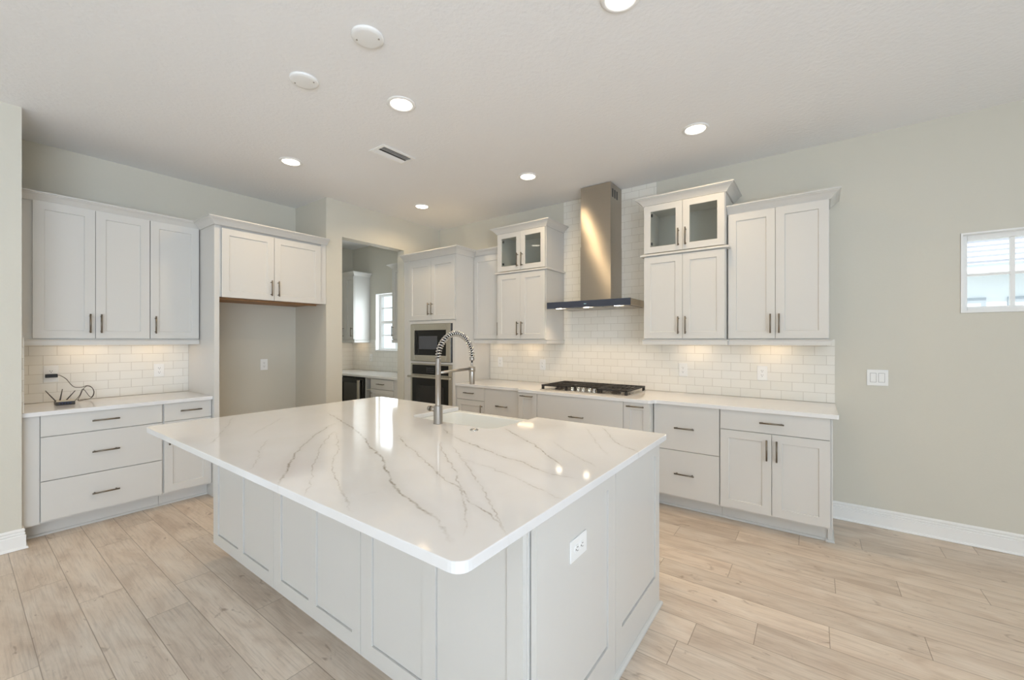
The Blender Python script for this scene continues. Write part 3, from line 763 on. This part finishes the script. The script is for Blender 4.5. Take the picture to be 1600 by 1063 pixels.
def panel_pair(x0, x1):
    """two sunk fields in one frame, facing -y"""
    z0, z1 = .102, .883; st = .074; m = (x0 + x1) / 2
    b = field_sheet([x0, x0 + st, m - .034, m + .034, x1 - .060, x1], [z0, z0 + .068, z1 - .055, z1], {(1, 1), (3, 1)}, .0205, .007)
    b.v = [(x, -3.166 + d, z) for x, d, z in b.v]
    return iso(b, 'back_panel', bevel=0)
panel_pair(1.202, 2.042); panel_pair(2.046, 2.821); panel_pair(2.825, 3.648)
def end_panel(ya, yb, fa, fb, z0):
    b = field_sheet([ya, fa, fb, yb], [z0, .172, .812, .883], {(1, 1)}, .0205, .007)
    b.v = [(3.681 - d, u, z) for u, d, z in b.v]
    return iso(b, 'end_panel', bevel=0)
end_panel(-3.140, -2.532, -3.065, -2.604, .001); end_panel(-2.5275, -1.925, -2.457, -1.990, .001)
sh = MB().sweep([(0, .0012), (.015, .0012), (.014, .010), (.008, .017), (0, .020)], [(3.6815, -3.139), (3.6815, -1.926), (3.640, -1.926)])
iso(sh, 'shoe_molding', bevel=0)
# fronts on the working side of the island
for x0, x1 in ((1.232, 1.68), (1.684, 2.128), (2.936, 3.29), (3.294, 3.648)):
    d = shaker_mesh(-(x1 - x0) / 2, (x1 - x0) / 2, .133, .872); d.v = [((x0 + x1) / 2 - x, -1.949 - y, z) for x, y, z in d.v]
    iso(d, 'door')

IX0, IX1, IY0, IY1 = 1.2056, 3.7151, -3.508, -1.9015
SX0, SX1, SY = 2.180, 2.886, -2.374
R = .040
pts = arc(IX0 + R, IY0 + R, R, 180, 270) + arc(IX1 - R, IY0 + R, R, 270, 360) + arc(IX1 - .012, IY1 - .012, .012, 0, 90, 3)
pts += [(SX1, IY1)] + arc(SX1 - .07, SY + .07, .07, 0, -90, 8) + arc(SX0 + .07, SY + .07, .07, 270, 180, 8) + [(SX0, IY1)]
pts += arc(IX0 + R, IY1 - R, R, 90, 180)
o = MB().prism(pts, .8842, TOP).build('island_countertop', M['quartz_veined'], bevel=.003, seg=3)
tag(o, 'large white quartz island countertop with thin grey branching veins', 'countertop')

# farmhouse sink: apron on the range side
sk = thing('farmhouse_sink', 'white apron-front sink set into the far edge of the island', 'sink', (2.533, -2.13, .640))
def rrect(x0, x1, y0, y1, r, n=6): return arc(x1 - r, y1 - r, r, 0, 90, n) + arc(x0 + r, y1 - r, r, 90, 180, n) + arc(x0 + r, y0 + r, r, 180, 270, n) + arc(x1 - r, y0 + r, r, 270, 360, n)
loops = [(rrect(-.388, .388, -.285, .250, .02), .0), (rrect(-.388, .388, -.285, .250, .02), .2435), (rrect(-.352, .352, -.244, .205, .06), .2435), (rrect(-.345, .345, -.238, .198, .06), .236), (rrect(-.330, .330, -.223, .185, .06), .060), (rrect(-.28, .28, -.17, .135, .06), .030)]
b = MB(); n = len(loops[0][0])
for L_, z in loops: b.v += [(x, y, z) for x, y in L_]
for k in range(len(loops) - 1):
    for q in range(n):
        q2 = (q + 1) % n; b.face([k * n + q, k * n + q2, (k + 1) * n + q2, (k + 1) * n + q], k >= 2)
b.face([(len(loops) - 1) * n + q for q in range(n)]); b.face([n - 1 - q for q in range(n)])
b.build('basin', M['fireclay'], sk)
MB().lathe([(.0005, .034), (.030, .034), (.042, .032), (.045, .0305)], (0, -.02, 0), 24).build('drain', M['chrome'], sk)

# spring faucet
fa = thing('spring_faucet', 'brushed nickel spring-neck kitchen faucet standing beside the island sink', 'faucet', (2.516, -2.432, TOP + .0005))
MB().lathe([(.0005, 0), (.029, 0), (.029, .004), (.027, .006), (.027, .106), (.025, .109), (.0175, .110)], (0, 0, 0), 32).build('base', M['nickel'], fa)
MB().lathe([(.0165, .108), (.0165, .295), (.0172, .296), (.0172, .300), (.0165, .301), (.0165, .392), (.014, .397), (.0005, .397)], (0, 0, 0), 28).build('post', M['nickel'], fa)
# path of the hose: up from the post, over and down to the spray head
RA = .153; zc = .386; path = [Vector((0, 0, .390))]
for k in range(41):
    t = PI * k / 40; path.append(Vector((0, RA - RA * math.cos(t), zc + .006 + RA * math.sin(t))))
path += [Vector((0, 2 * RA, zc - .006))]
hose = MB().tube(path + [Vector((0, 2 * RA, .315))], .0062, 12).build('hose', M['dark'], fa)
def resample(P, n):
    L = [0]
    for a, b_ in zip(P, P[1:]): L.append(L[-1] + (b_ - a).length)
    out = []
    for k in range(n):
        s = L[-1] * k / (n - 1); i = 0
        while i < len(L) - 2 and L[i + 1] < s: i += 1
        f_ = (s - L[i]) / max(1e-9, L[i + 1] - L[i]); out.append(P[i].lerp(P[i + 1], f_))
    return out
turns = 29; S = resample(path, turns * 12 + 1); hel = []
for k, p in enumerate(S):
    a = S[max(0, k - 1)]; c = S[min(len(S) - 1, k + 1)]; d = (c - a).normalized(); u = Vector((1, 0, 0)); v = d.cross(u)
    t = 2 * PI * k / 12; r = .0158
    hel.append(p + (u * math.cos(t) + v * math.sin(t)) * r)
MB().tube(hel, .0036, 6).build('spring_coil', paint('coil_steel', (205, 203, 200), .2, 1.0), fa)
ze = path[-1].z
MB().lathe([(.0145, ze - .012), (.0165, ze - .010), (.0165, ze + .008), (.013, ze + .012)], (0, 2 * RA, 0), 20).build('hose_collar', M['nickel'], fa)
MB().lathe([(.0075, .355), (.0075, .330), (.012, .325), (.0175, .318), (.0185, .300), (.0185, .215), (.0165, .211), (.0005, .211)], (0, 2 * RA, 0), 24).build('spray_head', M['nickel'], fa)
ar = MB().tube([(0, 0, .306), (0, 2 * RA, .316)], .0085, 12)
ar.lathe([(.0200, .296), (.0225, .297), (.0225, .325), (.0200, .326)], (0, 2 * RA, 0), 24)
ar.build('support_arm', M['nickel'], fa)
lv = MB().tube([(-.024, 0, .082), (-.060, 0, .084)], .0155, 18).tube([(-.064, 0, .084), (-.080, 0, .085)], .0170, 18).build('lever_handle', M['nickel'], fa)
MB().tube([(-.0602, 0, .084), (-.0638, 0, .084)], .0135, 16).build('lever_gap', M['dark'], fa)

aw = MB().lathe([(.0240, 0), (.0240, .003), (.021, .005), (.017, .0055), (.0165, .0035), (.012, .0035), (.011, .0065), (.0005, .0065)], (0, 0, 0), 28).build('air_switch_button', M['chrome'], loc=(2.817, -2.444, TOP + .0005))
tag(aw, 'small round chrome air switch on the island beside the sink', 'switch')

# ------------------------------------------------------------------ outlets and switches
def outlet(label, loc, rz, horizontal=False, group=None, w=.076, h=.124):
    r = thing('outlet', label, 'outlet', loc, rz, group)
    b = MB().box(-w / 2, w / 2, -.006, -.0004, -h / 2, h / 2)
    rot = (0, PI / 2, 0) if horizontal else None
    b.build('cover_plate', M['plate'], r, bevel=.0025, rot=rot)
    for s in (-1, 1):
        q = MB().prism(arc(0, 0, .0165, 35, 145, 8) + arc(0, 0, .0165, 215, 325, 8), 0, .0022)
        q.v = [(x, -.0062 - z, y + s * .0195) for x, y, z in q.v]
        f_ = q.build('receptacle', M['plate'], r, rot=rot)
        sl = MB()
        for x, hh in ((-.0062, .0085), (.0062, .0070)): sl.box(x - .0011, x + .0011, -.0092, -.0085, s * .0195 - hh / 2 + .003, s * .0195 + hh / 2 + .003)
        sl.box(-.0025, .0025, -.0092, -.0085, s * .0195 - .0105, s * .0195 - .0060)
        sl.build('slot', M['slot'], f_)
    return r
outlet('white outlet on the backsplash right of the cooktop, nearer the hood', (3.336, -.009, 1.135), 0)
outlet('white outlet on the backsplash near its right end', (3.989, -.009, 1.133), 0)
outlet('white outlet on the backsplash just left of the cooktop', (1.749, -.009, 1.128), 0)
outlet('white outlet on the backsplash nearest the oven tower', (1.114, -.009, 1.142), 0)
outlet('white outlet on the left recess backsplash, right of the router', (XL + .009, -3.001, 1.134), RL)
oa = outlet('white outlet above the router with a black adapter plugged in', (XL + .009, -3.690, 1.145), RL, w=.084, h=.135)
outlet('white outlet on the painted wall inside the refrigerator nook', (XL, -2.071, 1.143), RL)
outlet('white horizontal outlet on the end of the island', (3.6735, -2.860, .685), RL, True)
outlet('white outlet on the pantry backsplash seen through the opening', (-1.62, -.009, 1.13), 0)
sw = thing('light_switch', 'white double rocker light switch on the right wall', 'switch', (4.741, -.0004, 1.133))
MB().box(-.062, .062, -.006, 0, -.061, .061).build('cover_plate', M['plate'], sw, bevel=.0025)
for s in (-1, 1):
    MB().quad([(s * .024 - .0165, -.0066, -.0335), (s * .024 + .0165, -.0066, -.0335), (s * .024 + .0165, -.0100, .0335), (s * .024 - .0165, -.0100, .0335)]).box(s * .024 - .0165, s * .024 + .0165, -.0066, -.0062, -.0335, .0335).build('rocker', M['plate'], sw)
    MB().box(s * .024 - .0180, s * .024 + .0180, -.00625, -.0060, -.035, .035).build('rocker_gap', M['slot'], sw)

# ------------------------------------------------------------------ router and its adapter
rt = thing('router', 'small black wireless router with three antennas on the left counter', 'router', (-.395, -3.645, TOP + .001), RL)
MB().box(-.052, .052, -.050, .050, 0, .026).build('body', M['router'], rt, bevel=.003)
MB().box(-.050, .050, -.048, .050, .0262, .031).build('top_cover', M['router_top'], rt, bevel=.001)
pb = MB().box(-.035, .030, -.0512, -.0502, .006, .021).build('port_panel', M['port'], rt)
for k in range(4): MB().box(-.031 + k * .015, -.020 + k * .015, -.0522, -.0514, .008, .019).build('port', M['dark'], pb)
for (a, c) in (((-.046, -.02, .026), (-.100, .01, .116)), ((-.022, .03, .028), (-.008, .035, .118)), ((.012, .03, .028), (.062, .035, .100))):
    MB().tube([a, tuple(a[i] + (c[i] - a[i]) * .2 for i in range(3)), c], [.0042, .0042, .0026], 8).build('antenna', M['router'], rt)
ad = MB().box(-.034, .034, -.030, 0, -.014, .014).build('power_adapter', M['dark'], loc=(XL + .019, -3.690, 1.129), rot=(0, 0, RL), bevel=.003)
tag(ad, 'black power adapter plugged into the outlet above the router', 'adapter')
# cable of the adapter, in the adapter's frame (x -> +y world, y -> -x world)
cp_ = [(.034, -.015, 0), (.048, -.016, -.001), (.080, -.02, -.030), (.104, -.025, -.072), (.128, -.03, -.102), (.170, -.04, -.106), (.198, -.06, -.094), (.222, -.07, -.108), (.238, -.07, -.146), (.232, -.07, -.184), (.212, -.07, -.205), (.180, -.07, -.210), (.140, -.10, -.209), (.152, -.10, -.170), (.172, -.09, -.118), (.196, -.08, -.096), (.226, -.08, -.116), (.234, -.08, -.160), (.214, -.08, -.190), (.170, -.09, -.118), (.148, -.11, -.165), (.118, -.14, -.204), (.099, -.20, -.204)]
def spline(P, n=8):
    P = [Vector(p) for p in P]; out = []
    for i in range(len(P) - 1):
        p0, p1, p2, p3 = P[max(i - 1, 0)], P[i], P[i + 1], P[min(i + 2, len(P) - 1)]
        for k in range(n):
            t = k / n; out.append(0.5 * ((2 * p1) + (p2 - p0) * t + (2 * p0 - 5 * p1 + 4 * p2 - p3) * t * t + (3 * p1 - p0 - 3 * p2 + p3) * t ** 3))
    return out + [P[-1]]
MB().tube(spline(cp_), .0022, 6).build('cable', M['cable'], ad)

# ------------------------------------------------------------------ ceiling fixtures
LABEL = {(0, 0): 'round recessed ceiling light over the pantry opening corner', (1, 0): 'round recessed ceiling light in front of the hood, left of its chimney', (2, 0): 'round recessed ceiling light above the right wall cabinets',
         (0, 1): 'round recessed ceiling light in front of the refrigerator nook', (1, 1): 'round recessed ceiling light over the island, between cover plates and vent', (2, 1): 'round recessed ceiling light cut off by the top edge of the view'}
def downlight(x, y, label):
    r = thing('recessed_light', label, 'ceiling light', (x, y, CZ - .0005), 0, 'recessed ceiling lights')
    MB().lathe([(.094, 0), (.094, -.003), (.088, -.007), (.076, -.008), (.070, -.004), (.070, -.0005)], (0, 0, 0), 36).build('trim_ring', M['trim'], r)
    MB().lathe([(.070, -.003), (.0005, -.003)], (0, 0, 0), 36).build('lens', M['lens'], r)
    d = bpy.data.lights.new('downlight', 'AREA'); d.shape = 'DISK'; d.size = .13; d.energy = LV['down']; d.color = (1.0, .74, .43); d.spread = math.radians(150)
    o = bpy.data.objects.new('downlight', d); COL.objects.link(o); o.parent = r; o.location = (0, 0, -.010)
for i, x in enumerate((.61, 2.12, 3.635)):
    for j, y in enumerate((-.875, -2.39 if i < 2 else -2.352)): downlight(x, y, LABEL[(i, j)])
def cover(x, y, label):
    r = thing('ceiling_cover_plate', label, 'cover plate', (x, y, CZ - .0005), 0.6)
    MB().lathe([(.082, 0), (.082, -.006), (.077, -.012), (.060, -.015), (.0005, -.016)], (0, 0, 0), 36).build('plate', M['plate'], r)
    for s in (-1, 1): MB().lathe([(.0045, -.014), (.0045, -.0175), (.0005, -.0178)], (s * .058, 0, 0), 10).build('screw', M['nickel'], r)
cover(2.475, -2.892, 'round white blank cover plate on the ceiling nearest the camera')
cover(1.849, -2.904, 'round white blank cover plate on the ceiling, farther from the camera')
cv = thing('ceiling_vent', 'white rectangular air vent in the ceiling over the far island end', 'vent', (1.455, -1.945, CZ - .0005))
f = MB(); a, c = .098, .168; i1, i2 = .070, .140
f.box(-a, -i1, -c, c, -.008, 0); f.box(i1, a, -c, c, -.008, 0); f.box(-i1, i1, -c, -i2, -.008, 0); f.box(-i1, i1, i2, c, -.008, 0)
f.build('frame', M['trim'], cv, bevel=.002)
MB().box(-i1, i1, -i2, i2, -.0012, -.0004).build('duct', paint('duct_grey', (62, 64, 64), .6), cv)
for sgn in (-1, 1):
    for x in (.024, .040, .056):
        p = [(x - .008, -.0022), (x + .006, -.0125), (x + .0075, -.0115), (x - .0065, -.0012)]
        s = MB(); s.v = [(sgn * a_, y_, b_) for y_ in (-i2, i2) for a_, b_ in p]
        s.face([0, 1, 2, 3]); s.face([7, 6, 5, 4])
        for q in range(4): s.face([q, (q + 1) % 4, 4 + (q + 1) % 4, 4 + q])
        s.build('slat', M['trim'], cv)

# ------------------------------------------------------------------ pantry beyond the opening
PU, w = wall_unit('upper_cabinet', 'white wall cabinet in the pantry, left of the pantry window', -2.165, -1.665, -.288, Z0, 2.475)
front(PU, 'door', g, w / 2 - .001, .008, 1.040, w / 2 - .03, .126, True); front(PU, 'door', w / 2 + .001, w - .004, .008, 1.040, w - .035, .126, True)
crown(PU, [(0, -.004), (w, -.004), (w, .284)], 1.042); light_rail(PU, [(0, 0), (w, 0), (w, .276)], 0); puck(PU, .30, .15, 0, 1.0)
PR, w = wall_unit('upper_cabinet', 'white wall cabinet in the pantry, right of the pantry window', -.660, -.134, -.310, Z0, 2.475)
front(PR, 'door', .004, w / 2 - .001, .008, 1.040, .035, .126, True); front(PR, 'door', w / 2 + .001, w - .004, .008, 1.040, w - .035, .126, True)
crown(PR, [(0, .306), (0, -.004), (w, -.004)], 1.042); light_rail(PR, [(0, .298), (0, 0), (w, 0)], 0); puck(PR, .25, .15, 0, 1.0)
o = MB().box(-2.166, -.134, -.650, -.003, ZB, TOP).build('pantry_countertop', M['quartz'], bevel=.002); tag(o, 'white quartz countertop in the pantry under its window', 'countertop')
b = MB().box(-2.160, W2[0], -.009, -.0005, TOP + .001, 1.425).box(W2[0], W2[1], -.009, -.0005, TOP + .001, W2[2] - .002).box(W2[1], -.134, -.009, -.0005, TOP + .001, 1.425)
b.box(-2.1695, -2.1605, -.62, -.0005, TOP + .001, 1.425)
o = b.build('tile_backsplash', M['tile_x']); tag(o, 'white subway tile backsplash in the pantry below its window', 'backsplash')
pb_, w = base_unit('base_cabinet', 'white base cabinet in the pantry with a drawer over a door', -.742, -.134)
front(pb_, 'drawer', .006, w - .11, .733, .868, .245, .806, style='slab'); front(pb_, 'door', .006, w - .11, .133, .727, .030, .612, True)
ps = thing('shelf_unit', 'narrow open white shelf unit in the pantry beside the wine fridge', 'shelf', (-.888, -.620, 0))
s = MB(); s.box(0, .014, 0, .60, .117, .8825); s.box(.130, .144, 0, .60, .117, .8825); s.box(.014, .130, .55, .60, .117, .8825); s.box(0.0, .144, .10, .60, .001, .117)
s.build('body', M['cabinet'], ps)
for z in (.867, .700, .530, .360, .190): MB().box(.0145, .1295, .004, .549, z, z + .014).build('shelf', M['cabinet'], ps)
wf = thing('wine_fridge', 'black undercounter wine fridge in the pantry with a steel bar handle', 'fridge', (-1.495, -.600, 0))
MB().box(0, .600, 0, .58, .02, .868).build('body', M['dark'], wf)
d_ = MB(); d_.box(0.003, .06, -.04, -.001, .10, .858); d_.box(.54, .597, -.04, -.001, .10, .858); d_.box(.06, .54, -.04, -.001, .10, .16); d_.box(.06, .54, -.04, -.001, .79, .858)
dd = d_.build('door', M['black_glass'], wf); MB().box(.06, .54, -.030, -.022, .16, .79).build('pane', paint('tinted_fridge_glass', (62, 62, 60), .05), dd)
MB().box(.478, .536, -.075, -.050, .13, .835).box(.49, .525, -.051, -.040, .2, .24).box(.49, .525, -.051, -.040, .75, .79).build('handle', M['steel'], dd, bevel=.004)
pl, w = base_unit('base_cabinet', 'white base cabinet in the pantry left of the wine fridge', -2.165, -1.497)
front(pl, 'door', .006, w - .006, .133, .882, w - .04, .7, True)

# ------------------------------------------------------------------ outside
struct(MB().box(-30, 40, 0.4, 40, -.35, -.3).build('ground', M['ground']))
hs = thing('neighbour_house', 'white house with a pale tiled roof outside the small right window', 'house', (6.8, 5.6, -.3))
MB().box(-6, 9, 0, 6, 0, 2.85).build('wall', M['stucco'], hs)
MB().box(-6.5, 9.5, -.36, .0, 2.74, 2.80).box(-6.5, 9.5, -.40, -.36, 2.72, 2.89).build('fascia', M['stucco'], hs)
rf = MB(); rl = MB(); sl_ = .42; c_ = .30
for k in range(14):
    y0 = -.46 + k * c_; z0 = 2.90 + k * c_ * sl_
    rf.quad([(-6.6, y0, z0 + .035), (9.6, y0, z0 + .035), (9.6, y0 + c_, z0 + .035 + c_ * sl_ - .035), (-6.6, y0 + c_, z0 + .035 + c_ * sl_ - .035)])
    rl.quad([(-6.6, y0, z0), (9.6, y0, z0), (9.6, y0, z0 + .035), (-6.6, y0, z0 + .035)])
ro = rf.build('roof', M['roof_tile'], hs); rl.build('tile_course', M['roof_line'], ro)
for x0, x1 in ((-.52, -.30), (.05, .45)):
    wn_ = MB().box(x0 - .06, x1 + .06, -.03, 0, 1.0, 2.40).build('window', M['grey_frame'], hs); MB().box(x0, x1, -.036, -.031, 1.06, 2.31).build('pane', paint('bright_window_pane', (226, 232, 236), .1), wn_)
